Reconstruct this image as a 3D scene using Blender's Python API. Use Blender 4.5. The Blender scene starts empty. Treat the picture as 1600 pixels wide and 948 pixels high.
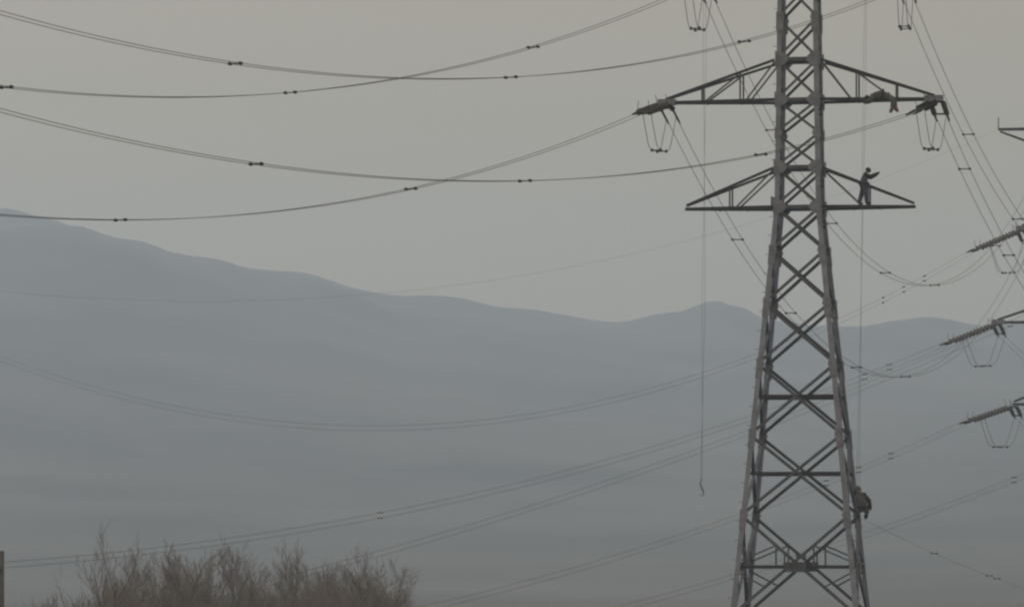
import bpy, bmesh, math, random
from mathutils import Vector, Matrix, noise
R = math.radians
random.seed(7)
sc = bpy.context.scene
COL = sc.collection

# ------------------------------------------------------------------ camera
CAM_H = 14.0
cam_d = bpy.data.cameras.new('camera')
cam = bpy.data.objects.new('camera', cam_d); COL.objects.link(cam)
cam_d.sensor_width = 36.0
cam_d.lens = 36.0 * 7900 / 1600
cam_d.clip_start = 1.0; cam_d.clip_end = 40000
cam.location = (0, 0, CAM_H)
cam.rotation_euler = (R(90) + math.atan((860 - 474) / 7900), 0, 0)
sc.camera = cam

# ------------------------------------------------------------------ sky, sun, exposure
SUN_EL, SUN_AZ = 42.0, -35.0         # degrees; azimuth clockwise from +Y
w = bpy.data.worlds.new('World'); sc.world = w; w.use_nodes = True
nt = w.node_tree; nt.nodes.clear()
out = nt.nodes.new('ShaderNodeOutputWorld'); bg = nt.nodes.new('ShaderNodeBackground')
sky = nt.nodes.new('ShaderNodeTexSky'); sky.sky_type = 'NISHITA'; sky.sun_disc = False
sky.sun_elevation = R(SUN_EL); sky.sun_rotation = R(SUN_AZ)
sky.air_density = 1.0; sky.dust_density = 6.0; sky.ozone_density = 1.0
hsv = nt.nodes.new('ShaderNodeHueSaturation'); hsv.inputs['Saturation'].default_value = 0.12
mix = nt.nodes.new('ShaderNodeMix'); mix.data_type = 'RGBA'
mix.inputs['Factor'].default_value = 0.88           # a closed cloud deck hides most of the blue
mix.inputs['B'].default_value = (6.15, 5.02, 3.2, 1)
nt.links.new(sky.outputs['Color'], hsv.inputs['Color'])
nt.links.new(hsv.outputs['Color'], mix.inputs['A'])
nt.links.new(mix.outputs['Result'], bg.inputs['Color'])
bg.inputs['Strength'].default_value = 0.074
nt.links.new(bg.outputs['Background'], out.inputs['Surface'])
sun_d = bpy.data.lights.new('sun', 'SUN'); sun = bpy.data.objects.new('sun', sun_d); COL.objects.link(sun)
sun_d.energy = 1.48; sun_d.angle = R(25); sun_d.color = (0.95, 0.945, 1.0)
sun.rotation_euler = (R(90 - SUN_EL), 0, R(180 - SUN_AZ))
sc.view_settings.view_transform = 'Standard'; sc.view_settings.look = 'None'
sc.view_settings.exposure = 0.0; sc.view_settings.gamma = 1.0
sc.view_settings.use_curve_mapping = False
sc.cycles.volume_bounces = 3
sc.cycles.max_bounces = 6
sc.cycles.filter_width = 2.4      # soft, as long-lens video is

# ------------------------------------------------------------------ helpers
def mat(name, col, rough=0.6, metal=0.0, var=0.25, scale=3.0, bump=0.0, col2=None):
    m = bpy.data.materials.new(name); m.use_nodes = True
    n = m.node_tree; b = n.nodes['Principled BSDF']
    b.inputs['Roughness'].default_value = rough; b.inputs['Metallic'].default_value = metal
    tc = n.nodes.new('ShaderNodeTexCoord'); tx = n.nodes.new('ShaderNodeTexNoise')
    tx.inputs['Scale'].default_value = scale; tx.inputs['Detail'].default_value = 6
    n.links.new(tc.outputs['Object'], tx.inputs['Vector'])
    rp = n.nodes.new('ShaderNodeValToRGB')
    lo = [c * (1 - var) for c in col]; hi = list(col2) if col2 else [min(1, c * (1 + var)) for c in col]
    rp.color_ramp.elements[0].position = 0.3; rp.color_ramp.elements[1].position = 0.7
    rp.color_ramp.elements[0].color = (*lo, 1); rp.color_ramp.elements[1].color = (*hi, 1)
    n.links.new(tx.outputs['Fac'], rp.inputs['Fac']); n.links.new(rp.outputs['Color'], b.inputs['Base Color'])
    if bump:
        bp = n.nodes.new('ShaderNodeBump'); bp.inputs['Strength'].default_value = bump
        n.links.new(tx.outputs['Fac'], bp.inputs['Height']); n.links.new(bp.outputs['Normal'], b.inputs['Normal'])
    return m

M = dict(
    leg=mat('pale_leg_steel', (0.31, 0.345, 0.475), 0.6, 0.1, 0.25, 1.2),  # paler base colour than the braces and arms
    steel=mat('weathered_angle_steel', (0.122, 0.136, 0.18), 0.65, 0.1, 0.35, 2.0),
    arm=mat('shaded_arm_steel', (0.045, 0.05, 0.06), 0.65, 0.1, 0.35, 2.0),  # shade of the chord undersides is put into this base colour
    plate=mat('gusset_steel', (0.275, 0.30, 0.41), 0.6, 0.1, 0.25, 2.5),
    wire=mat('aluminium_conductor', (0.13, 0.13, 0.125), 0.5, 0.4, 0.15, 0.6),
    clamp=mat('dark_fittings', (0.03, 0.032, 0.032), 0.6, 0.2, 0.2, 4.0),
    glass=mat('insulator_glaze', (0.10, 0.09, 0.09), 0.3, 0.0, 0.3, 6.0),
    rope=mat('hemp_rope', (0.17, 0.165, 0.15), 0.9, 0, 0.2, 6.0),
    bark=mat('winter_bark', (0.08, 0.07, 0.066), 0.9, 0, 0.35, 2.0),
    twig=mat('winter_twigs', (0.22, 0.192, 0.178), 0.9, 0, 0.35, 1.0),
    concrete=mat('pole_concrete', (0.16, 0.155, 0.15), 0.9, 0, 0.25, 2.0),
    ground=mat('winter_field', (0.06, 0.055, 0.045), 1.0, 0, 0.35, 0.006, 0, (0.09, 0.08, 0.065)),
    hill=mat('winter_hillside', (0.045, 0.048, 0.045), 1.0, 0, 0.4, 0.006, 0, (0.115, 0.11, 0.1)),
    skin=mat('skin', (0.42, 0.27, 0.2), 0.6, 0, 0.1, 8),
    suit=mat('blue_grey_overalls', (0.14, 0.14, 0.27), 0.9, 0, 0.35, 5),
    navy=mat('navy_trousers', (0.09, 0.085, 0.17), 0.9, 0, 0.35, 5),
    coat=mat('brown_grey_coat', (0.15, 0.15, 0.175), 0.95, 0, 0.3, 4),
    dark=mat('black_cloth', (0.03, 0.03, 0.034), 0.9, 0, 0.3, 5),
    grey=mat('grey_workwear', (0.13, 0.138, 0.15), 0.9, 0, 0.3, 5),
    boot=mat('tan_boots', (0.25, 0.14, 0.11), 0.8, 0, 0.3, 8),
)

def link(name, me, material=None, parent=None, loc=None, rotz=0.0):
    o = bpy.data.objects.new(name, me); COL.objects.link(o)
    if material is not None: me.materials.append(material)
    if parent is not None: o.parent = parent
    if loc is not None: o.location = loc
    if rotz: o.rotation_euler.z = rotz
    return o

def tag(o, label=None, cat=None, group=None, kind=None):
    if label: o['label'] = label
    if cat: o['category'] = cat
    if group: o['group'] = group
    if kind: o['kind'] = kind
    return o

def empty(name, loc, rotz=0.0, parent=None):
    o = bpy.data.objects.new(name, None); COL.objects.link(o)
    o.location = loc; o.rotation_euler.z = rotz; o.empty_display_size = 0.3
    if parent is not None: o.parent = parent
    return o

class MB:
    """collects simple solids into one mesh"""
    def __init__(s): s.v = []; s.f = []; s.smooth = False
    def add(s, vs, fs):
        k = len(s.v); s.v += [tuple(p) for p in vs]; s.f += [tuple(i + k for i in f) for f in fs]; return s
    def box(s, c, d, rot=None):
        c = Vector(c); h = Vector(d) / 2; vs = []
        for x in (-1, 1):
            for y in (-1, 1):
                for z in (-1, 1):
                    p = Vector((x * h.x, y * h.y, z * h.z))
                    vs.append(c + (rot @ p if rot else p))
        return s.add(vs, [(0, 1, 3, 2), (4, 6, 7, 5), (0, 4, 5, 1), (2, 3, 7, 6), (0, 2, 6, 4), (1, 5, 7, 3)])
    def angle(s, p, q, a, n, wd, th=None, flip=1):
        """L section from p to q; a = outward hint of first flange, n = normal hint of the second"""
        p = Vector(p); q = Vector(q); d = (q - p).normalized(); th = th or wd * 0.14
        n = Vector(n); n = (n - d * n.dot(d)).normalized(); a = d.cross(n).normalized()
        if flip < 0: a = -a
        pr = [(0, 0), (wd, 0), (wd, th), (th, th), (th, wd), (0, wd)]
        vs = [e + a * (x - wd * .5) - n * y for e in (p, q) for x, y in pr]
        fs = [(i, (i + 1) % 6, 6 + (i + 1) % 6, 6 + i) for i in range(6)]
        fs += [(0, 3, 2, 1), (0, 5, 4, 3), (6, 7, 8, 9), (6, 9, 10, 11)]
        return s.add(vs, fs)
    def tube(s, pts, rad, sides=6, cap=True):
        pts = [Vector(p) for p in pts]; k = len(pts)
        rr = rad if isinstance(rad, (list, tuple)) else [rad] * k
        vs = []; u = None
        for i, p in enumerate(pts):
            d = (pts[min(i + 1, k - 1)] - pts[max(i - 1, 0)])
            d = d.normalized() if d.length > 1e-9 else Vector((0, 0, 1))
            if u is None: u = d.orthogonal().normalized()
            u = (u - d * u.dot(d)); u = u.normalized() if u.length > 1e-6 else d.orthogonal().normalized()
            v = d.cross(u)
            for j in range(sides):
                t = 2 * math.pi * j / sides
                vs.append(p + (u * math.cos(t) + v * math.sin(t)) * rr[i])
        fs = [(i * sides + j, i * sides + (j + 1) % sides, (i + 1) * sides + (j + 1) % sides, (i + 1) * sides + j)
              for i in range(k - 1) for j in range(sides)]
        if cap: fs += [tuple(range(sides - 1, -1, -1)), tuple((k - 1) * sides + j for j in range(sides))]
        return s.add(vs, fs)
    def lathe(s, p, q, prof, sides=12):
        """prof: (distance along p>q in metres, radius)"""
        p = Vector(p); d = (Vector(q) - p).normalized()
        u = d.orthogonal().normalized(); v = d.cross(u); vs = []; k = len(prof)
        for x, r in prof:
            for j in range(sides):
                t = 2 * math.pi * j / sides
                vs.append(p + d * x + (u * math.cos(t) + v * math.sin(t)) * r)
        fs = [(i * sides + j, i * sides + (j + 1) % sides, (i + 1) * sides + (j + 1) % sides, (i + 1) * sides + j)
              for i in range(k - 1) for j in range(sides)]
        fs += [tuple(range(sides - 1, -1, -1)), tuple((k - 1) * sides + j for j in range(sides))]
        return s.add(vs, fs)
    def mesh(s, name, smooth=False):
        me = bpy.data.meshes.new(name); me.from_pydata(s.v, [], s.f); me.update()
        if smooth or s.smooth: me.polygons.foreach_set('use_smooth', [True] * len(me.polygons))
        return me
    def build(s, name, material, parent=None, smooth=False, **k):
        return link(name, s.mesh(name, smooth), material, parent, **k)

# ------------------------------------------------------------------ ground and hills
def interp(tab, x):
    if x <= tab[0][0]: return tab[0][1]
    for (a, b), (c, d) in zip(tab, tab[1:]):
        if x <= c:
            t = (x - a) / (c - a); t = t * t * (3 - 2 * t); return b + (d - b) * t
    return tab[-1][1]

g = MB()
nx, ny = 40, 60
ys = [-50 + 4900 * (j / ny) ** 1.6 for j in range(ny + 1)]
for j in range(ny + 1):
    for i in range(nx + 1):
        x = -1900 + 3800 * i / nx
        z = 0.25 * noise.noise(Vector((x * .01, ys[j] * .01, 0))) if ys[j] > 100 else 0
        g.v.append((x, ys[j], min(z, 0) - 0.002))
for j in range(ny):
    for i in range(nx):
        k = j * (nx + 1) + i; g.f.append((k, k + 1, k + nx + 2, k + nx + 1))
tag(g.build('ground', M['ground'], smooth=True), kind='structure')

def hill_range(name, y_foot, y_crest, y_back, prof, rough, nx=360, ny=70):
    """a hill mass whose crest height above the plain is prof(x at crest)"""
    b = MB()
    for j in range(ny + 1):
        y = y_foot + (y_back - y_foot) * j / ny
        t = (y - y_foot) / (y_crest - y_foot)
        for i in range(nx + 1):
            x = -1850 + 3700 * i / nx
            top = interp(prof, x)
            nz = noise.fractal(Vector((x * .0032, y * .0024, 3.1)), 0.9, 2.1, 6)
            fine = noise.fractal(Vector((x * .012, y * .008, 9.7)), 1.0, 2.0, 5)
            if t <= 1: s = max(t, 0) ** 1.75
            else: s = max(0.0, 1 - ((y - y_crest) / (y_back - y_crest)) ** 1.5)
            z = -4 + top * s * (1 + rough * .55 * nz * (1 - min(t, 1) * .75)) + rough * fine * 30 * min(1, 3 * s)
            b.v.append((x, y, z))
    for j in range(ny):
        for i in range(nx):
            k = j * (nx + 1) + i; b.f.append((k, k + 1, k + nx + 2, k + nx + 1))
    return tag(b.build(name, M['hill'], smooth=True), kind='structure')

def crest(pts, Y): return [((px - 800) / 7900 * Y, (860 - py) / 7900 * Y + 14) for px, py in pts]
hill_range('far_hills', 1300, 4000, 4750, crest([(-1800, 330), (-400, 305), (0, 316), (70, 330), (140, 352), (250, 386), (430, 418),
    (640, 447), (860, 480), (970, 490), (1050, 478), (1115, 465), (1160, 476), (1200, 492), (1330, 497), (1440, 491), (1530, 503), (1620, 500), (1900, 530), (3300, 560)], 4000), 0.16)
hill_range('near_hills', 1200, 3500, 4300, crest([(-1600, 420), (-200, 356), (30, 346), (110, 347), (200, 366), (300, 396), (480, 440), (700, 500),
    (900, 540), (1100, 560), (1300, 575), (1500, 575), (1700, 590), (3200, 600)], 3500), 0.12)

# ------------------------------------------------------------------ lattice towers
LEVELS = [47.4, 45.25, 43.1, 41.2, 39.28, 37.3, 35.37, 33.78, 32.16, 30.27, 28.19, 25.67, 22.8, 19.46, 15.67, 10.9, 5.6, 0.0]
WAIST = 30.27
def width(z):
    return 2.19 + .2 * (WAIST - z) if z < WAIST else max(2.19 - .030 * (z - WAIST), 1.4)

def lattice_tower(pos, rotz, k=1.0, z_ref=0.0, z_at=0.0, detail=True):
    """k scales the tower about z_ref, which lands at z_at above the ground"""
    root = empty('transmission_tower', pos, rotz)
    def T(a, b, z): return Vector((a * k, b * k, max((z - z_ref) * k + z_at, 0.0)))
    zmin = z_ref - z_at / k
    lv = [z for z in LEVELS if z > zmin + 1.0] + [zmin]
    corner = lambda sx, sy, z: T(sx * width(z) / 2, sy * width(z) / 2, z)
    # legs, sections growing downwards, with splice plates
    for sx in (-1, 1):
        for sy in (-1, 1):
            b = MB()
            for i in range(len(lv) - 1):
                wd = (.19 if lv[i] > 41 else .225 if lv[i] > 30.3 else .225 if lv[i] > 22 else .235) * k
                p, q = corner(sx, sy, lv[i]), corner(sx, sy, lv[i + 1])
                d = (q - p).normalized(); th = wd * .16
                for fl in (0, 1):
                    ax = Vector((-sx, 0, 0)) if fl == 0 else Vector((0, -sy, 0))
                    nr = Vector((0, -sy, 0)) if fl == 0 else Vector((-sx, 0, 0))
                    o0 = nr * (0 if fl == 0 else 0) + (Vector((0, -sy, 0)) * th if fl == 1 else Vector())
                    ll = wd if fl == 0 else wd - th
                    vs = []
                    for e in (p, q):
                        for u_, v_ in ((0, 0), (ll, 0), (ll, th), (0, th)):
                            vs.append(e + o0 + ax * u_ + nr * v_)
                    fs = [(0, 1, 5, 4), (1, 2, 6, 5), (2, 3, 7, 6), (3, 0, 4, 7), (0, 3, 2, 1), (4, 5, 6, 7)]
                    b.add(vs, fs)
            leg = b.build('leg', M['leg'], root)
            for z in (28.0, 25.5, 22.6, 19.3, 15.5, 10.7, 39.1):
                if z < zmin + 1: continue
                c0, c1 = corner(sx, sy, z + .45), corner(sx, sy, z - .45); off = Vector((sx, sy, 0)) * .03 * k
                m = MB()
                for e0, e1, d in ((c0, c1, Vector((-sx, 0, 0))), (c0, c1, Vector((0, -sy, 0)))):
                    n_ = Vector((0, sy, 0)) if abs(d.x) > .5 else Vector((sx, 0, 0))
                    vs = []
                    for e in (e0, e1):
                        for u_, v_ in ((-.035, .035), (.30, .035), (.30, .004), (-.035, .004)):
                            vs.append(e + d * u_ * k + n_ * v_ * k)
                    m.add(vs, [(0, 1, 5, 4), (1, 2, 6, 5), (2, 3, 7, 6), (3, 0, 4, 7), (0, 3, 2, 1), (4, 5, 6, 7)])
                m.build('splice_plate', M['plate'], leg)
            m = MB(); c = corner(sx, sy, zmin)
            m.box((c.x, c.y, .2), (.9 * k, .9 * k, .5)); m.build('footing', M['concrete'], leg)
    # the four faces
    faces = [((-1, -1), (1, -1), (0, -1, 0)), ((1, 1), (-1, 1), (0, 1, 0)), ((-1, 1), (-1, -1), (-1, 0, 0)), ((1, -1), (1, 1), (1, 0, 0))]
    horiz = {47.4, 43.1, 41.2, 37.3, 35.37, 32.16, 30.27}
    for (c1, c2, n) in faces:
        n = Vector(n)
        for i in range(len(lv) - 1):
            zt, zb = lv[i], lv[i + 1]
            tl, tr = corner(*c1, zt), corner(*c2, zt); bl, br = corner(*c1, zb), corner(*c2, zb)
            wd = (.125 if zt > 30.4 else .15) * k
            inn = -n * .012 * k
            def inset(p, q, s=.12): d = (q - p).normalized() * s * k; return p + d, q - d
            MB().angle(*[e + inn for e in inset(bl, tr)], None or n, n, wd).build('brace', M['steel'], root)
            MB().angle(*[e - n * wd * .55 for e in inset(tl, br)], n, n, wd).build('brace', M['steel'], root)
            if zt in horiz:
                e0, e1 = inset(tl, tr, .15)
                MB().angle(e0 - n * .02 * k, e1 - n * .02 * k, n, n, .17 * k).build('strut', M['steel'], root)
            # gusset plates
            for e, o in ((tl, tr), (tr, tl)):
                big = zt in (37.3, 32.16, 43.1, 30.27, 35.37, 41.2)
                s = (.36 if big else .22) * k
                d = (o - e).normalized(); c = e + d * s * .55 + n * .022 * k
                hh = s * (1.05 if big else 1.25)
                up = Vector((0, 0, 1)); m = MB(); vs = []
                for y_ in (0, .014 * k):
                    for u_, v_ in ((-s * .75, -hh), (s * .45, -hh * .75), (s, -hh * .2), (s, hh * .2), (s * .45, hh * .75), (-s * .75, hh)):
                        vs.append(c + d * u_ + up * v_ + n * y_)
                m.add(vs, [tuple(range(5, -1, -1)), tuple(range(6, 12))] + [(j, (j + 1) % 6, 6 + (j + 1) % 6, 6 + j) for j in range(6)])
                m.build('gusset_plate', M['plate'], root)
        # horizontals through the crossing of the lower panels
        for z in (21.28, 17.64, 13.24, 8.3):
            if z < zmin + 1: continue
            e0, e1 = corner(*c1, z), corner(*c2, z); d = (e1 - e0).normalized()
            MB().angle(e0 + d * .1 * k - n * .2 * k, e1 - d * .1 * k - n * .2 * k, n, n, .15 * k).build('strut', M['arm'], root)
        # plated crossing and redundant members of the bottom panel
        if zmin < 12:
            zc = 13.24; hw = width(zc) / 2; e0, e1 = corner(*c1, zc), corner(*c2, zc); d = (e1 - e0).normalized()
            mid = (e0 + e1) / 2
            rot = Matrix((d, n, d.cross(n))).transposed()
            MB().box(mid + n * .03 * k, (1.05 * k, .03 * k, .46 * k), rot).build('crossing_plate', M['steel'], root)
            for s, ec in ((1, c1), (-1, c2)):
                dd = d * s
                other = c2 if s == 1 else c1
                ztp, zbt = 15.67, (10.9 if zmin < 9.9 else zmin)
                def dn(z): return corner(*ec, ztp).lerp(corner(*other, zbt), (ztp - z) / (ztp - zbt)) - n * .06 * k
                def upb(z): return corner(*ec, zbt).lerp(corner(*other, ztp), (z - zbt) / (ztp - zbt)) - n * .06 * k
                def lg(z): return corner(*ec, z) + dd * .12 * k - n * .06 * k
                def hz(p): return Vector((p.x, p.y, T(0, 0, zc + .06).z))
                segs = [(lg(13.5), dn(14.25)), (lg(13.0), upb(12.3)), (dn(14.25), hz(dn(14.25))), (dn(13.9), hz(dn(13.9)))]
                for a_, b_ in segs:
                    MB().angle(a_, b_, n, n, .075 * k).build('redundant_brace', M['steel'], root)
    # plan bracing at the crossarm levels
    for z in (41.2, 35.37, 30.27):
        if z < zmin + 1: continue
        for s in (-1, 1):
            p, q = corner(-1, -s, z), corner(1, s, z)
            MB().angle(p.lerp(q, .08) + Vector((0, 0, .02 * s)), q.lerp(p, .08) + Vector((0, 0, .02 * s)), (0, 0, 1), (0, 0, 1), .09 * k).build('plan_brace', M['steel'], root)
    # crossarms
    def arm(side, zb, zt, ln, cols, wires):
        hb, ht = width(zb) / 2, width(zt) / 2
        tip = Vector((side * ln, 0, zb))
        def P(u, top, sy):   # u 0 at body, 1 at tip
            if top: a0 = Vector((side * ht, sy * ht, zt)); e = tip + Vector((0, sy * .12, .14))
            else: a0 = Vector((side * hb, sy * hb, zb)); e = tip + Vector((0, sy * .12, 0))
            q = a0.lerp(e, u); return T(q.x, q.y, q.z)
        m = MB()
        for sy in (-1, 1):
            m.angle(P(0, 0, sy), P(1, 0, sy), (0, 0, 1), (0, sy, 0), .145 * k, flip=sy * side)
        if detail or True:
            for u in (.33, .62):
                m.angle(P(u, 0, -1) - Vector((0, 0, .03)), P(u, 0, 1) - Vector((0, 0, .03)), (0, 0, 1), (0, 0, 1), .08 * k)
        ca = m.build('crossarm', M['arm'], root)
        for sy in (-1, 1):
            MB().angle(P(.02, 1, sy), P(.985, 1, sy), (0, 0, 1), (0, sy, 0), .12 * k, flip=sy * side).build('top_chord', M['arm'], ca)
            for u, (d0, d1) in cols:
                if u is not None:
                    # hanger: the same height station on both chords
                    lo = P(u, 0, sy); ub = (abs(lo.x) / k - ht) / (ln - ht); hi = P(ub, 1, sy)
                    MB().angle(lo + Vector((0, -sy * .06 * k, .05 * k)), hi + Vector((0, -sy * .06 * k, -.05 * k)), (side, 0, 0), (0, sy, 0), .085 * k).build('hanger', M['steel'], ca)
                if d0 is not None:
                    MB().angle(P(d0, 1, sy) + Vector((0, -sy * .10 * k, -.08)), P(d1, 0, sy) + Vector((0, -sy * .10 * k, .08)), (side, 0, 0), (0, sy, 0), .075 * k).build('web_brace', M['steel'], ca)
        if wires:
            q = T(tip.x, 0, tip.z)
            MB().box(q + Vector((-side * .12 * k, 0, .03 * k)), (.85 * k, .42 * k, .28 * k)).build('tip_plate', M['plate'], ca)
        return ca
    web2 = [(.32, (.02, .26)), (.66, (.34, .62))]
    web1 = [(.50, (.02, .42))]
    for s in (-1, 1):
        arm(s, 41.2, 43.1, 4.95, web2, True)
        arm(s, 35.37, 37.3, 6.5, web2, True)
        arm(s, 30.27, 32.16, 5.5, web1, False)
        # earth wire arm: flat top chord, rising lower chord
        if detail or True:
            zt, zb, ln = 47.4, 45.25, 6.3
            h1, h2 = width(zt) / 2, width(zb) / 2; m = MB()
            def Q(u, top, sy):
                a0 = Vector((s * h1, sy * h1, zt)) if top else Vector((s * h2, sy * h2, zb))
                e = Vector((s * ln, sy * .1, zt if top else zt - .1)); q = a0.lerp(e, u); return T(q.x, q.y, q.z)
            for sy in (-1, 1): m.angle(Q(0, 1, sy), Q(1, 1, sy), (0, 0, 1), (0, sy, 0), .15 * k, flip=sy * s)
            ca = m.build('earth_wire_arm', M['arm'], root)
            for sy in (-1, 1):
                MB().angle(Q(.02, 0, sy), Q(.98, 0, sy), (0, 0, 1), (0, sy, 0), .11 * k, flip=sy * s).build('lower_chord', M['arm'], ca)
                for u in (.35, .68):
                    MB().angle(Q(u, 0, sy), Q(u, 1, sy), (s, 0, 0), (0, sy, 0), .09 * k).build('hanger', M['steel'], ca)
            q = Q(1, 1, 0)
            MB().tube([q, q + Vector((0, 0, .75 * k))], .035 * k, 6).build('tip_rod', M['steel'], ca)
    # peg clusters and clamp plates on the climbing legs
    for sx, zs in ((1, (40.15, 34.75, 31.35, 29.4)), (-1, (30.55,))):
        for z in zs:
            if z < zmin + 1: continue
            c = corner(sx, -1, z); m = MB()
            m.box(c + Vector((sx * .13 * k, -.02, 0)), (.07 * k, .1 * k, .42 * k)); m.box(c + Vector((sx * .06 * k, -.02, .12 * k)), (.16 * k, .04, .05 * k))
            m.box(c + Vector((sx * .06 * k, -.02, -.12 * k)), (.16 * k, .04, .05 * k))
            m.build('rail_clamp', M['clamp'], root)
    for sx in (1, -1):
        z = 46.0; i = 0
        while z > zmin + 3:
            c = corner(sx, -1, z) + Vector((0, .02, 0)); m = MB()
            m.tube([c, c + Vector((sx * .17 * k, 0, 0))], .014 * k, 5); m.build('step_bolt', M['steel'], root)
            z -= .9
    return root

TH = -R(9.5)           # heading of the main tower (its back leans away to the right)
POS = Vector((13.70, 240, 0))
tower = tag(lattice_tower(POS, TH), 'tall grey lattice pylon in full view with people on its arms', 'pylon', 'lattice pylons')
K2 = 1.34; POS2 = Vector((49.0, 420, 0)); TH2 = -R(8)
tower2 = tag(lattice_tower(POS2, TH2, K2, 35.37, 33.0), 'farther lattice pylon off to the right, only its left arm ends in view', 'pylon', 'lattice pylons')

def W1(a, b, z): return POS + Matrix.Rotation(TH, 3, 'Z') @ Vector((a, b, z))
def W2(a, b, z): return POS2 + Matrix.Rotation(TH2, 3, 'Z') @ Vector((a * K2, b * K2, 33.0 + (z - 35.37) * K2))

# ------------------------------------------------------------------ conductors, insulators, jumpers
def span_pts(p0, p1, sag, n=70):
    return [p0.lerp(p1, t / n) - Vector((0, 0, 4 * sag * (t / n) * (1 - t / n))) for t in range(n + 1)]

def bundle(name, p0, p1, sag, label, group, at=(), nsub=2, gap=.52, rad=.0148, spr=1.0, cat='power line'):
    root = empty(name, p0); p0 = Vector(p0); p1 = Vector(p1)
    d = (p1 - p0); side = Vector((d.y, -d.x, 0)).normalized(); up = Vector((0, 0, 1))
    offs = [side * gap * s / 2 for s in (-1, 1)] if nsub == 2 else [side * gap * s / 2 + up * gap * q / 2 for s in (-1, 1) for q in (-1, 1)] if nsub == 4 else [Vector()]
    base = [p - p0 for p in span_pts(p0, p1, sag)]
    for o in offs: MB().tube([p + o for p in base], rad, 5).build('wire', M['wire'], root, smooth=True)
    for t in at:
        c = (p0.lerp(p1, t) - Vector((0, 0, 4 * sag * t * (1 - t)))) - p0
        for q in ((0,) if nsub < 4 else (-1, 1)):
            m = MB(); c2 = c + up * gap * q / 2
            m.tube([c2 - side * gap / 2, c2 + side * gap / 2], .028 * spr, 6)
            for s in (-1, 1):
                e = c2 + side * gap / 2 * s; t_ = d.normalized() * .13 * spr
                m.tube([e - t_ * 1.0, e - t_ * .5, e + t_ * .5, e + t_], [.03 * spr, .07 * spr, .07 * spr, .03 * spr], 6)
            m.build('spacer', M['clamp'], root)
    return tag(root, label, cat, group)

def strain_set(name, t0, p0, label, group, k=1.0, gap=.52, nd=13, hw_=.42):
    """twin disc strings pulling from the arm tip t0 to the clamp at p0"""
    t0 = Vector(t0); p0 = Vector(p0); root = empty(name, t0)
    v = p0 - t0; ln = v.length; d = v / ln; side = Vector((d.y, -d.x, 0)).normalized()
    n1, n2 = .22 * k, ln - hw_ * k
    for s in (-1, 1):
        o = side * gap / 2 * s; prof = []; sp = (n2 - n1) / nd
        for i in range(nd):
            x = i * sp
            prof += [(x, .045 * k), (x + sp * .30, .05 * k), (x + sp * .42, .125 * k), (x + sp * .62, .135 * k), (x + sp * .74, .06 * k)]
        prof.append((nd * sp, .045 * k))
        MB().lathe(d * n1 + o, d * n2 + o, prof, 10).build('insulator_stack', M['glass'], root)
    up = d.cross(side)
    rot = Matrix((d, side, up)).transposed()
    MB().box(d * n1 * .55, (.2 * k, gap + .2 * k, .04 * k), rot).build('yoke_plate', M['clamp'], root)
    MB().box(d * (n2 + .06 * k), (.16 * k, gap + .2 * k, .04 * k), rot).build('yoke_plate', M['clamp'], root)
    for s in (-1, 1):
        o = side * gap / 2 * s
        MB().tube([d * (n2 + .1 * k) + o, d * (n2 + .2 * k) + o, d * ln + o, d * (ln + .25 * k) + o], [.03 * k, .06 * k, .055 * k, .03 * k], 6).build('strain_clamp', M['clamp'], root)
    for x in (n1, n2):      # arcing horns standing up at both ends
        for s in (-1, 1):
            m = MB(); b0 = d * x + side * gap * .5 * s
            m.tube([b0, b0 + up * .25 * k * (1 if up.z > 0 else -1), b0 + up * .45 * k * (1 if up.z > 0 else -1) + d * .1 * k * (1 if x == n1 else -1)], .013 * k, 5)
            m.build('arcing_horn', M['clamp'], root)
    return tag(root, label, 'insulator', group)

def jumper(name, pa, pb, da, db, drop, label, group, gap=.46, rad=.017, k=1.0):
    pa, pb = Vector(pa), Vector(pb); root = empty(name, pa)
    sa = Vector((da.y, -da.x, 0)).normalized(); sb = Vector((db.y, -db.x, 0)).normalized()
    if sa.dot(sb) < 0: sb = -sb
    mids = []
    for s in (-1, 1):
        a = pa + sa * gap / 2 * s; b = pb + sb * gap / 2 * s; pts = []
        for i in range(29):
            t = i / 28; u = .5 - .5 * math.cos(math.pi * t); f = 1 - abs(2 * t - 1) ** 3.2
            w_ = t * .35 + u * .65; w_ = .5 + (w_ - .5) * (1 - .22 * min(1, f * 1.6))
            pts.append(a.lerp(b, w_) - Vector((0, 0, drop * f)) - pa)
        MB().tube(pts, rad, 5).build('wire', M['wire'], root, smooth=True)
        mids.append((pts[11], pts[14], pts[17]))
    for q in (0, 2):
        m = MB(); a, b = mids[0][q], mids[1][q]; m.tube([a, b], .026 * k, 6)
        for e in (a, b):
            m.tube([e - Vector((0, 0, .08 * k)), e - Vector((0, 0, .04 * k)), e + Vector((0, 0, .04 * k)), e + Vector((0, 0, .08 * k))], [.03 * k, .07 * k, .07 * k, .03 * k], 6)
        m.build('spacer', M['clamp'], root)
    return tag(root, label, 'cable', group)

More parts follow.
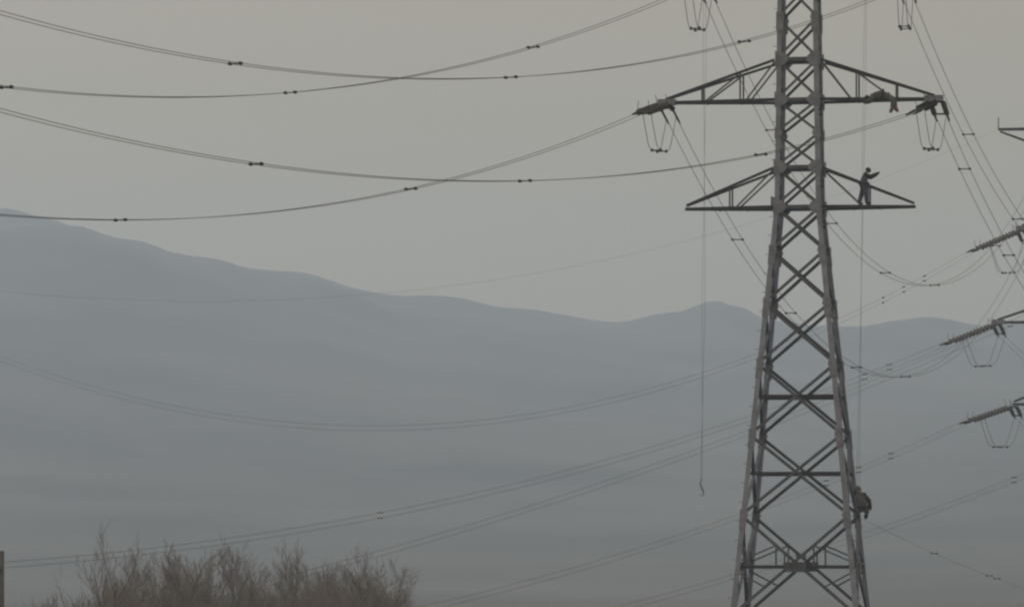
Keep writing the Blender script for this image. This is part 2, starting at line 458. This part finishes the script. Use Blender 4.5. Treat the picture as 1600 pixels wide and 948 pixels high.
# near-left spans of the main line; end = where the next pylon (out of view) carries them
LX, LY, LP = -43.02, 159.15, -.39
def lend(h, z): return Vector((LX + h * math.cos(LP), LY + h * math.sin(LP), z))
names = {('u', 1): 'upper right', ('u', -1): 'upper left', ('m', 1): 'long middle right', ('m', -1): 'long middle left'}
cfg = {  # arm: (tip a, z), near clamp, far clamp, near end, near sag, far end, far sag, spacers near, spacers far
    ('u', 1): (4.95, 41.2, (18.36, 238, 40.55), (19.1, 242, 40.35), lend(5.3, 40.63), 7.66, (33.7, 120, 4.1), 13.2, (.14, .326, .516, .72), (.123, .238, .40)),
    ('u', -1): (-4.95, 41.2, (8.13, 238, 40.4), (9.5, 242, 40.4), lend(-5.3, 40.63), 8.21, (29.8, 120, 4.1), 12.6, (.128, .313, .502, .70), (.125, .263, .401, .544, .75)),
    ('m', 1): (6.5, 35.37, (18.98, 238, 34.65), (20.67, 242, 34.65), lend(6.8, 36.02), 6.39, (35.1, 120, 4.1), 13.1, (.14, .331, .519, .70), (.043, .135, .32)),
    ('m', -1): (-6.5, 35.37, (6.03, 238, 34.6), (7.72, 242, 34.6), lend(-6.8, 36.02), 7.91, (30.5, 120, 4.1), 12.3, (.19, .40, .60), (.123, .236, .393, .526, .74)),
}
lab_near = {('u', 1): 'topmost twin line sagging from upper edge at left to upper right arm',
            ('u', -1): 'twin line crossing over at top centre toward the upper left arm',
            ('m', 1): 'twin line passing in front of the tall pylon toward its middle right arm',
            ('m', -1): 'twin line sagging against the sky from left edge to middle left arm'}
lab_far = {('u', 1): 'steep twin line at the right edge descending from the upper right arm',
           ('u', -1): 'steep twin line passing behind the pylon body from the upper left arm',
           ('m', 1): 'steep twin line running down to the right edge from the middle right arm',
           ('m', -1): 'steep twin line falling behind the lower left arm from the middle left arm'}
for key, (ta, tz, pn, pf, en, sn, df, sf, atn, atf) in cfg.items():
    tip = W1(ta, 0, tz); pn, pf, en = Vector(pn), Vector(pf), Vector(en); ef = pf + Vector(df); nm = names[key]
    t_n = W1(ta, -.12, tz - .10); t_f = W1(ta, .12, tz - .10)
    strain_set('strain_insulator', t_n, pn, f'insulator pair pulling left and forward from the {nm} arm tip', 'strain insulators of the tall pylon', 1.2)
    strain_set('strain_insulator', t_f, pf, f'dark insulator pair pointing away behind the {nm} arm tip', 'strain insulators of the tall pylon', 1.0, .6, 9, 1.0)
    bundle('conductor_bundle', pn, en, sn, lab_near[key], 'twin power lines', atn)
    bundle('conductor_bundle', pf, ef, sf, lab_far[key], 'twin power lines', atf)
    jumper('jumper_cable', pn.lerp(t_n, .28), pf.lerp(t_f, .2), en - pn, pf - ef, 1.75, f'U shaped jumper loop hanging below the {nm} arm tip', 'jumper loops of the tall pylon')

# conductors of the farther line
q = {'ul': (4.95, 41.2, -1), 'ml': (6.5, 35.37, -1), 'll': (5.5, 30.27, -1), 'ur': (4.95, 41.2, 1), 'mr': (6.5, 35.37, 1), 'lr': (5.5, 30.27, 1)}
far2 = [('ul', (38.16, 418, 38.78), (-114.5, 0, 10.6), 19.6, 'faint quad line from the highest insulators at the right edge', 'upper left'),
        ('ml', (35.9, 418, 31.08), (-143.1, -120, -11.1), 12.5, 'faint quad line from the middle insulators at the right edge', 'middle left'),
        ('ll', (37.46, 418, 24.57), (-184.3, -120, 6.2), 22.6, 'faint quad line from the lowest insulators at the right edge', 'lower left'),
        ('ur', (53.0, 418, 38.35), (-193.2, -120, -33), 15.7, 'faint quad line just below the middle one, crossing behind the tall pylon', None),
        ('lr', (52.38, 418, 24.46), (-179.5, -120, -9.8), 16.8, 'lowest faint line crossing the bottom right of the hillside', None)]
for key, p0, d, sag, label, nm in far2:
    ln, z, s = q[key]; p0 = Vector(p0); e = p0 + Vector(d)
    tip = W2(s * ln, -.15, z - .12)
    bundle('conductor_bundle', p0, e, sag, label, 'power lines of the farther pylon', [.035, .05, .065] + ([.32] if key == 'ml' else []), 4, .40, .0085, .8)
    strain_set('strain_insulator', tip, p0, ('insulator pair on the %s arm of the farther pylon' % nm) if nm else ('insulator pair on the %s arm of the farther pylon, beyond the frame' % {'ur': 'upper right', 'lr': 'lower right'}[key]), 'strain insulators of the farther pylon', 1.55, .7, 12)
    if nm:
        pb = W2(s * ln + .25, 2.0, z - .75); dirb = pb - W2(s * ln, 0, z)
        strain_set('strain_insulator', W2(s * ln, .15, z - .12), pb, f'insulator pair pointing away behind the {nm} arm of the farther pylon', 'strain insulators of the farther pylon', 1.2, .6, 14)
        jumper('jumper_cable', p0.lerp(tip, .35), pb, Vector(d), -dirb, 2.5, f'jumper loop below the {nm} arm of the farther pylon', 'jumper loops of the farther pylon', .6, .022, 1.2)
        e2 = pb + Vector((60, 170, 0))
        bundle('conductor_bundle', pb, e2, 9, f'line leaving the {nm} arm of the farther pylon, hidden at the right edge', 'power lines of the farther pylon', (.2, .4, .6), 2, .55, .016, .9)
for s, e, sag, lb in ((-1, (-80, 330, 42), 13, 'thin earth wire leaving the thin top arm at the right edge'),):
    p = W2(s * 6.3, 0, 47.4)
    bundle('earth_wire', p, e, sag, lb, 'earth wires', (), 1, 0, .007)
# a lowered conductor over the hillside at bottom right
def at(px, py, Y):
    p = math.atan((860 - 474) / 7900); a = (px - 800) / 7900; b = (474 - py) / 7900
    dv = Vector((a, math.cos(p) - b * math.sin(p), math.sin(p) + b * math.cos(p)))
    return Vector((0, 0, CAM_H)) + dv * (Y / dv.y)
bundle('tail_line', W1(width(15.6) / 2, width(15.6) / 2 - .1, 15.6), at(1660, 935, 285), .35, 'slack line with small clamps running down right from the leg below the hunched figure', None, (.33, .60, .64), 1, .3, .007, .6, 'rope')

# hand lines and pulley
def hand_line(pts, label, gap, hook=True):
    root = empty('hand_line', pts[0]); b = Vector(pts[0])
    for s in (-1, 1):
        P = [Vector(p) - b + Vector((gap * s * (.5 + .5 * math.sin(i * .9)), 0, 0)) for i, p in enumerate(pts)]
        MB().tube(P, .007, 5).build('strand', M['rope'], root, smooth=True)
    e = Vector(pts[-1]) - b
    if hook:
        m = MB(); m.tube([e + Vector((0, 0, .1)), e + Vector((-.06, 0, -.1)), e + Vector((.03, 0, -.35)), e + Vector((.1, 0, -.5)), e + Vector((.06, 0, -.68)), e + Vector((-.08, 0, -.62))], [.02, .03, .04, .03, .025, .012], 6)
        m.build('hook', M['rope'], root)
    return tag(root, label, 'rope', 'hand lines')
def rope_pts(a, b, bow, n=14):
    return [a.lerp(b, i / n) + Vector((bow * math.sin(math.pi * i / n), 0, 0)) for i in range(n + 1)]
ya = W1(-4.55, -.1, 41.2).y
hand_line(rope_pts(at(1101, -30, ya), at(1096, 752, ya), .05), 'thin rope hanging left of the pylon with a hook at its end', .07)
ya = W1(3.1, -.3, 41.2).y - .6
hand_line(rope_pts(at(1353, -30, ya), at(1330, 1290, ya), .04), 'thin rope hanging right of the pylon body past the standing person', .06, False)

# ------------------------------------------------------------------ people
def skin_mesh(name, verts, edges, radii, material, parent, root=0, sub=2, flat=None):
    me = bpy.data.meshes.new(name); me.from_pydata([tuple(v) for v in verts], edges, []); me.update()
    o = bpy.data.objects.new(name, me); COL.objects.link(o)
    md = o.modifiers.new('skin', 'SKIN'); md.use_smooth_shade = True
    sv = me.skin_vertices[0].data
    for i, r in enumerate(radii):
        sv[i].radius = r if isinstance(r, tuple) else (r, r); sv[i].use_root = (i == root)
    s = o.modifiers.new('sub', 'SUBSURF'); s.levels = sub; s.render_levels = sub
    dg = bpy.context.evaluated_depsgraph_get()
    nm = bpy.data.meshes.new_from_object(o.evaluated_get(dg))
    bpy.data.objects.remove(o, do_unlink=True)
    nm.name = name; nm.polygons.foreach_set('use_smooth', [True] * len(nm.polygons))
    nm.materials.clear()
    return link(name, nm, material, parent)

def person(loc, rotz, J, cols, label, boots='boot', helmet=None, bulk=1.0):
    """J: joint positions in metres, local (x = facing direction side in the picture, y = depth, z up)"""
    root = empty('person', loc, rotz)
    V = {k_: Vector(v) for k_, v in J.items()}
    # continuous body: torso, neck, head, arms with fingers, legs
    vs, es, rs = [], [], []
    def av(p, r): vs.append(Vector(p)); rs.append(r); return len(vs) - 1
    pel = av(V['pelvis'], .12); spi = av(V['spine'], .115); che = av(V['chest'], .13); nek = av(V['neck'], .05)
    hd = (V['head'] - V['neck']).normalized()
    h0 = av(V['head'] - hd * .07, .07); h1 = av(V['head'], .088); h2 = av(V['head'] + hd * .075, .07)
    es += [(pel, spi), (spi, che), (che, nek), (nek, h0), (h0, h1), (h1, h2)]
    fwd = Vector(J.get('face', (1, 0, 0))).normalized()
    nose = av(V['head'] + fwd * .105 - hd * .02, .016); es.append((h1, nose))
    for s in 'LR':
        sh, el, wr = (av(V[f'{n}{s}'], r) for n, r in (('sho', .05), ('elb', .036), ('wri', .026)))
        es += [(che, sh), (sh, el), (el, wr)]
        d = (V[f'wri{s}'] - V[f'elb{s}']).normalized(); sd = d.cross(Vector((0, .3, 1))).normalized(); bn = d.cross(sd)
        pa = av(V[f'wri{s}'] + d * .075, (.038, .018)); es.append((wr, pa))
        for i, (o_, l_) in enumerate(((-.033, .07), (-.011, .085), (.011, .08), (.033, .062))):
            a_ = av(vs[pa] + d * (.03 + l_ * .5) + sd * o_, .0095); b_ = av(vs[pa] + d * (.02 + l_) + sd * o_ - bn * .025, .008)
            es += [(pa, a_), (a_, b_)]
        t_ = av(V[f'wri{s}'] + d * .06 - sd * .05, .011); t2 = av(V[f'wri{s}'] + d * .095 - sd * .065, .009); es += [(wr, t_), (t_, t2)]
        hp, kn, an = (av(V[f'{n}{s}'], r) for n, r in (('hip', .085), ('kne', .058), ('ank', .042)))
        es += [(pel, hp), (hp, kn), (kn, an)]
    skin_mesh('body', vs, es, rs, M['skin'], root)
    # jacket
    vs, es, rs = [], [], []
    pel = av(V['pelvis'] + (V['spine'] - V['pelvis']) * .1, (.19 * bulk, .15 * bulk)); spi = av(V['spine'], (.185 * bulk, .155 * bulk)); che = av(V['chest'], (.20 * bulk, .165 * bulk)); nek = av(V['neck'].lerp(V['chest'], .3), .08)
    es += [(pel, spi), (spi, che), (che, nek)]
    for s in 'LR':
        sh, el, wr = (av(V[f'{n}{s}'], r) for n, r in (('sho', .095), ('elb', .072), ('wri', .05)))
        es += [(che, sh), (sh, el), (el, wr)]
    skin_mesh('jacket', vs, es, rs, M[cols[0]], root)
    for s in 'LR':
        a_, b_, c_ = V[f'sho{s}'], V[f'elb{s}'], V[f'wri{s}']; a_ = a_.lerp(V['chest'], .25)
        P_ = [a_, a_.lerp(b_, .45), a_.lerp(b_, .88), b_, b_.lerp(c_, .14), b_.lerp(c_, .6), c_.lerp(b_, -.05)]
        MB().tube(P_, [r_ * bulk for r_ in (.105, .088, .078, .078, .074, .062, .054)], 10).build('sleeve', M[cols[3]], root, smooth=True)
        h_ = (c_ - b_).normalized()
        MB().tube([c_, c_ + h_ * .05, c_ + h_ * .11, c_ + h_ * .145], [.045, .052, .046, .02], 8).build('glove', M[cols[3]], root, smooth=True)
    vs, es, rs = [], [], []
    pel = av(V['pelvis'], (.175, .145))
    for s in 'LR':
        hp, kn, an = (av(V[f'{n}{s}'], r) for n, r in (('hip', .125 * bulk ** .5), ('kne', .092 * bulk), ('ank', .075 * bulk)))
        es += [(pel, hp), (hp, kn), (kn, an)]
    skin_mesh('trousers', vs, es, rs, M[cols[1]], root)
    for s in 'LR':
        a = V[f'ank{s}']; tdir = Vector(J.get(f'toe{s}', (1, 0, 0))).normalized(); dn = (V[f'ank{s}'] - V[f'kne{s}']).normalized()
        vs, es, rs = [], [], []
        i0 = av(a - dn * .12, .075 * bulk); i1 = av(a + dn * .03, .075 * bulk); i2 = av(a + dn * .045 + tdir * .11, (.065 * bulk, .055 * bulk)); i3 = av(a + dn * .05 + tdir * .2, (.055 * bulk, .04 * bulk))
        skin_mesh('boot', vs, [(0, 1), (1, 2), (2, 3)], rs, M[boots], root)
    # helmet or hood
    c = V['head'] + hd * .03; m = MB(); hs = 1.35 if helmet == 'hood' else 1.08
    prof = [(-.075, .118), (-.06, .125), (0, .128), (.05, .118), (.09, .085), (.115, .03)]; prof = [(a_ * hs, b_ * hs) for a_, b_ in prof]
    m.lathe(c, c + hd, prof, 14)
    if helmet != 'hood':
        rot = Matrix((fwd, hd.cross(fwd), hd)).transposed(); m.box(c + fwd * .13 - hd * .06, (.09, .17, .015), rot)
    m.build('hood' if helmet == 'hood' else 'helmet', M[cols[2]], root, smooth=True)
    # harness belt
    m = MB(); ax = (V['spine'] - V['pelvis']).normalized()
    m.lathe(V['pelvis'].lerp(V['spine'], .35), V['pelvis'].lerp(V['spine'], .35) + ax, [(-.03, .205 * bulk), (.03, .205 * bulk)], 14)
    m.build('belt', M['dark'], root, smooth=True)
    return tag(root, label, 'person', 'people on the pylon')

# standing on the lower right arm
hb = width(30.27) / 2
def chord_b(a, ln, z): u = (a - width(z) / 2) / (ln - width(z) / 2); return -(width(z) / 2 * (1 - u) + .12 * u)
a0 = 3.12; ZC = 30.27 + .09
person(W1(a0, 0, ZC), TH, dict(
    pelvis=(-.01, -.45, .93), spine=(-.03, -.45, 1.12), chest=(-.02, -.45, 1.36), neck=(.06, -.45, 1.52), head=(.16, -.45, 1.62), face=(1, 0, -.25),
    shoL=(.0, -.27, 1.42), elbL=(.27, -.26, 1.30), wriL=(.52, -.32, 1.40), shoR=(.02, -.63, 1.42), elbR=(.30, -.62, 1.31), wriR=(.60, -.55, 1.46),
    hipL=(-.05, -.36, .88), kneL=(-.14, -.40, .50), ankL=(-.26, -.46, .10), hipR=(.0, -.55, .88), kneR=(.10, -.57, .49), ankR=(.10, -.55, .10),
    toeL=(1, 0, 0), toeR=(1, 0, 0)), ('suit', 'navy', 'dark', 'dark'), 'person in blue grey workwear standing on the lower right arm, reaching out', 'dark', None, 1.35)
# lying along the middle right arm, lower legs hanging
ZM = 35.37 + .10; a1 = 3.35; bb = chord_b(4.0, 6.5, 35.37)
person(W1(a1, 0, ZM), TH, dict(
    pelvis=(.74, bb, .08), spine=(.52, bb, .10), chest=(.28, bb, .07), neck=(.08, bb, .03), head=(-.06, bb - .08, -.05), face=(-.5, -.2, -1),
    shoL=(.22, bb + .17, .08), elbL=(.12, bb + .22, -.16), wriL=(-.10, bb + .12, -.26), shoR=(.22, bb - .18, .06), elbR=(.10, bb - .22, -.18), wriR=(-.14, bb - .16, -.24),
    hipL=(.82, bb + .1, .06), kneL=(1.20, bb + .12, -.12), ankL=(1.25, bb + .10, -.54), hipR=(.82, bb - .1, .04), kneR=(1.18, bb - .16, -.20), ankR=(1.12, bb - .14, -.58),
    toeL=(.6, 0, -.6), toeR=(-.5, 0, -.7)), ('grey', 'grey', 'dark', 'grey'), 'person in grey lying along the middle right arm with lower legs dangling', 'boot', None, 1.45)
# clinging to the right side of the body low down
zc = 15.72; hw = width(zc + .8) / 2
person(W1(hw + .10, hw - .62, zc), TH, dict(
    pelvis=(.20, -.12, .30), spine=(.20, -.20, .55), chest=(.08, -.16, .92), neck=(-.02, -.02, 1.10), head=(-.06, .08, 1.20), face=(-.5, .8, 0),
    shoL=(-.12, -.10, 1.0), elbL=(-.30, .12, 1.16), wriL=(-.34, .42, 1.28), shoR=(.26, -.18, .98), elbR=(.50, -.12, .68), wriR=(.56, -.02, .36),
    hipL=(.08, -.06, .26), kneL=(-.18, .22, .38), ankL=(-.06, .38, -.04), hipR=(.32, -.08, .26), kneR=(.40, .26, .34), ankR=(.32, .32, -.06),
    toeL=(-.3, .8, 0), toeR=(-.1, .8, -.2)), ('coat', 'coat', 'coat', 'dark'), 'hunched figure in brown grey coat clinging low on the right leg', 'dark', 'hood', 1.4)

# ------------------------------------------------------------------ bare trees, brush, pole line
def bare_tree(base, h, seed, spread, crown_from, lean=0, dens=1.0, name='bare_tree'):
    rnd = random.Random(seed); root = empty(name, base)
    limb, twig = MB(), MB()
    def grow(p, d, ln, r, lvl):
        n = 5 if lvl == 0 else 4 if lvl < 3 else 3
        pts = [p.copy()]; q_ = p.copy(); dd = d.copy(); rr = [r]
        for i in range(n):
            dd = (dd + Vector((rnd.gauss(0, .11), rnd.gauss(0, .11), .05 + rnd.gauss(0, .05)))).normalized()
            q_ = q_ + dd * ln / n; pts.append(q_.copy()); rr.append(r * (1 - .62 * (i + 1) / n))
        (limb if lvl < 2 else twig).tube(pts, rr, 6 if lvl == 0 else 4 if lvl < 2 else 3, cap=False)
        if lvl >= 4: return
        cnt = (int(13 * dens), int(8 * dens), int(6 * dens), int(5 * dens))[lvl]
        for c in range(cnt):
            t = (crown_from + (1 - crown_from) * (c + rnd.random()) / cnt) if lvl == 0 else .22 + .78 * (c + rnd.random()) / cnt
            f = t * n; i = min(int(f), n - 1); pos = pts[i].lerp(pts[i + 1], f - i)
            base_d = (pts[i + 1] - pts[i]).normalized()
            az = rnd.uniform(0, 2 * math.pi); u = base_d.orthogonal().normalized(); v = base_d.cross(u)
            k_ = spread * rnd.uniform(.55, 1.15)
            nd = (base_d + (u * math.cos(az) + v * math.sin(az)) * k_ + Vector((0, 0, .22))).normalized()
            l2 = ln * (rnd.uniform(.30, .46) if lvl == 0 else rnd.uniform(.38, .62)) * (1.15 - .5 * t if lvl == 0 else 1)
            grow(pos, nd, l2, max(rr[i] * rnd.uniform(.38, .55), .009), lvl + 1)
    grow(Vector((0, 0, -.1)), Vector((lean, 0, 1)).normalized(), h, .018 * h * .8, 0)
    limb.build('trunk', M['bark'], root); twig.build('crown', M['twig'], root)
    return root

TREES = [  # px of trunk, top y, distance, spread, label
    (182, 832, 300, .62, 'tall thin bare tree leftmost in the grove, standing highest'),
    (216, 868, 330, .7, 'short bare tree just right of the tallest one'),
    (248, 846, 318, .75, 'broad bare tree with dense brown twigs near the grove left end'),
    (284, 852, 305, .8, 'bushy bare tree, third broad crown in the grove'),
    (322, 846, 322, .7, 'upright bare tree with dark trunk in the grove'),
    (362, 858, 335, .75, 'bare tree with low rounded crown at the middle of the grove'),
    (398, 862, 310, .7, 'thin bare tree left of the one with forked tip'),
    (428, 850, 326, .65, 'slender bare tree rising at the right of the left grove'),
    (476, 876, 315, .8, 'low bare tree at the dip between the two crown groups'),
    (520, 872, 330, .8, 'wide bare tree starting the right crown group'),
    (562, 868, 308, .85, 'dense brown bare tree in the right crown group'),
    (606, 880, 324, .8, 'bare tree second from the right end of the grove'),
    (640, 898, 316, .8, 'lowest bare tree at the right end of the grove'),
    (28, 900, 300, .8, 'small bare tree beside the pole at the left edge'),
]
for i, (px, py, Y, sp, lb) in enumerate(TREES):
    top = at(px, py, Y); h = top.z * (.79 if i == 0 else .755 if px > 100 else .77)
    tag(bare_tree((top.x, Y, 0), h, 100 + i, sp, .42, random.uniform(-.03, .03), (.8 if i == 0 else 1.0)), lb, 'tree', 'bare winter trees')

# undergrowth: a tangled hedge of stems nobody could count
rnd = random.Random(5); ug = MB()
for i in range(3400):
    px = rnd.uniform(120, 690) if rnd.random() < .93 else rnd.uniform(-30, 80); Y = rnd.uniform(292, 345)
    lim = 918 + 14 * math.sin(px * .021) + 12 * math.sin(px * .057 + 1) + (18 if px > 600 else 0) + (20 if px < 160 else 0)
    top = at(px, lim + abs(rnd.gauss(0, 20)) + 30 * rnd.random() ** .5 - 14, Y)
    h = rnd.uniform(2.0, 5.0); b0 = Vector((top.x + rnd.gauss(0, .5), Y, max(top.z - h, 0)))
    md = b0.lerp(top, .5) + Vector((rnd.gauss(0, .18), rnd.gauss(0, .18), 0))
    ug.tube([b0, md, top], [.022, .016, .007], 3, cap=False)
    for k_ in range(2):
        t = rnd.uniform(.4, .9); s = b0.lerp(top, t); e = s + Vector((rnd.gauss(0, .5), rnd.gauss(0, .5), rnd.uniform(.3, 1.3)))
        ug.tube([s, e], [.010, .005], 3, cap=False)
tag(ug.build('undergrowth', M['twig']), 'tangled brown undergrowth of bare stems between the trees', 'undergrowth', kind='stuff')

def pole(px, py, Y, label):
    top = at(px, py, Y); root = empty('utility_pole', (top.x, Y, 0))
    MB().tube([(0, 0, -.3), (0, 0, top.z * .5), (0, 0, top.z)], [.22, .19, .16], 10).build('shaft', M['concrete'], root, smooth=False)
    MB().box((0, -.24, top.z - 1.05), (.12, .12, .16)).build('bracket', M['clamp'], root)
    m = MB(); m.tube([(0, -.24, top.z - .97), (0, -.24, top.z - .75)], [.07, .05], 8); m.build('pin_insulator', M['glass'], root)
    MB().box((0, -.24, top.z - 3.0), (.12, .12, .16)).build('bracket', M['clamp'], root)
    m = MB(); m.tube([(0, -.24, top.z - 2.92), (0, -.24, top.z - 2.7)], [.07, .05], 8); m.build('pin_insulator', M['glass'], root)
    tag(root, label, 'pole', 'utility poles'); return top
pa = pole(2, 860, 270, 'dark utility pole cut by the left edge of the frame')

# ------------------------------------------------------------------ haze
hm = bpy.data.materials.new('haze_air'); hm.use_nodes = True; n = hm.node_tree; n.nodes.clear()
o_ = n.nodes.new('ShaderNodeOutputMaterial'); pv = n.nodes.new('ShaderNodeVolumePrincipled')
pv.inputs['Color'].default_value = (0.71, 0.845, 1.0, 1); pv.inputs['Density'].default_value = 3.15e-4
pv.inputs['Anisotropy'].default_value = 0.35; pv.inputs['Density Attribute'].default_value = ''
n.links.new(pv.outputs['Volume'], o_.inputs['Volume'])
hm.cycles.homogeneous_volume = True
MBh = MB().box((0, 2400, 165), (3900, 4980, 336))
tag(MBh.build('haze', hm), 'grey winter haze filling the valley', 'haze', kind='stuff')
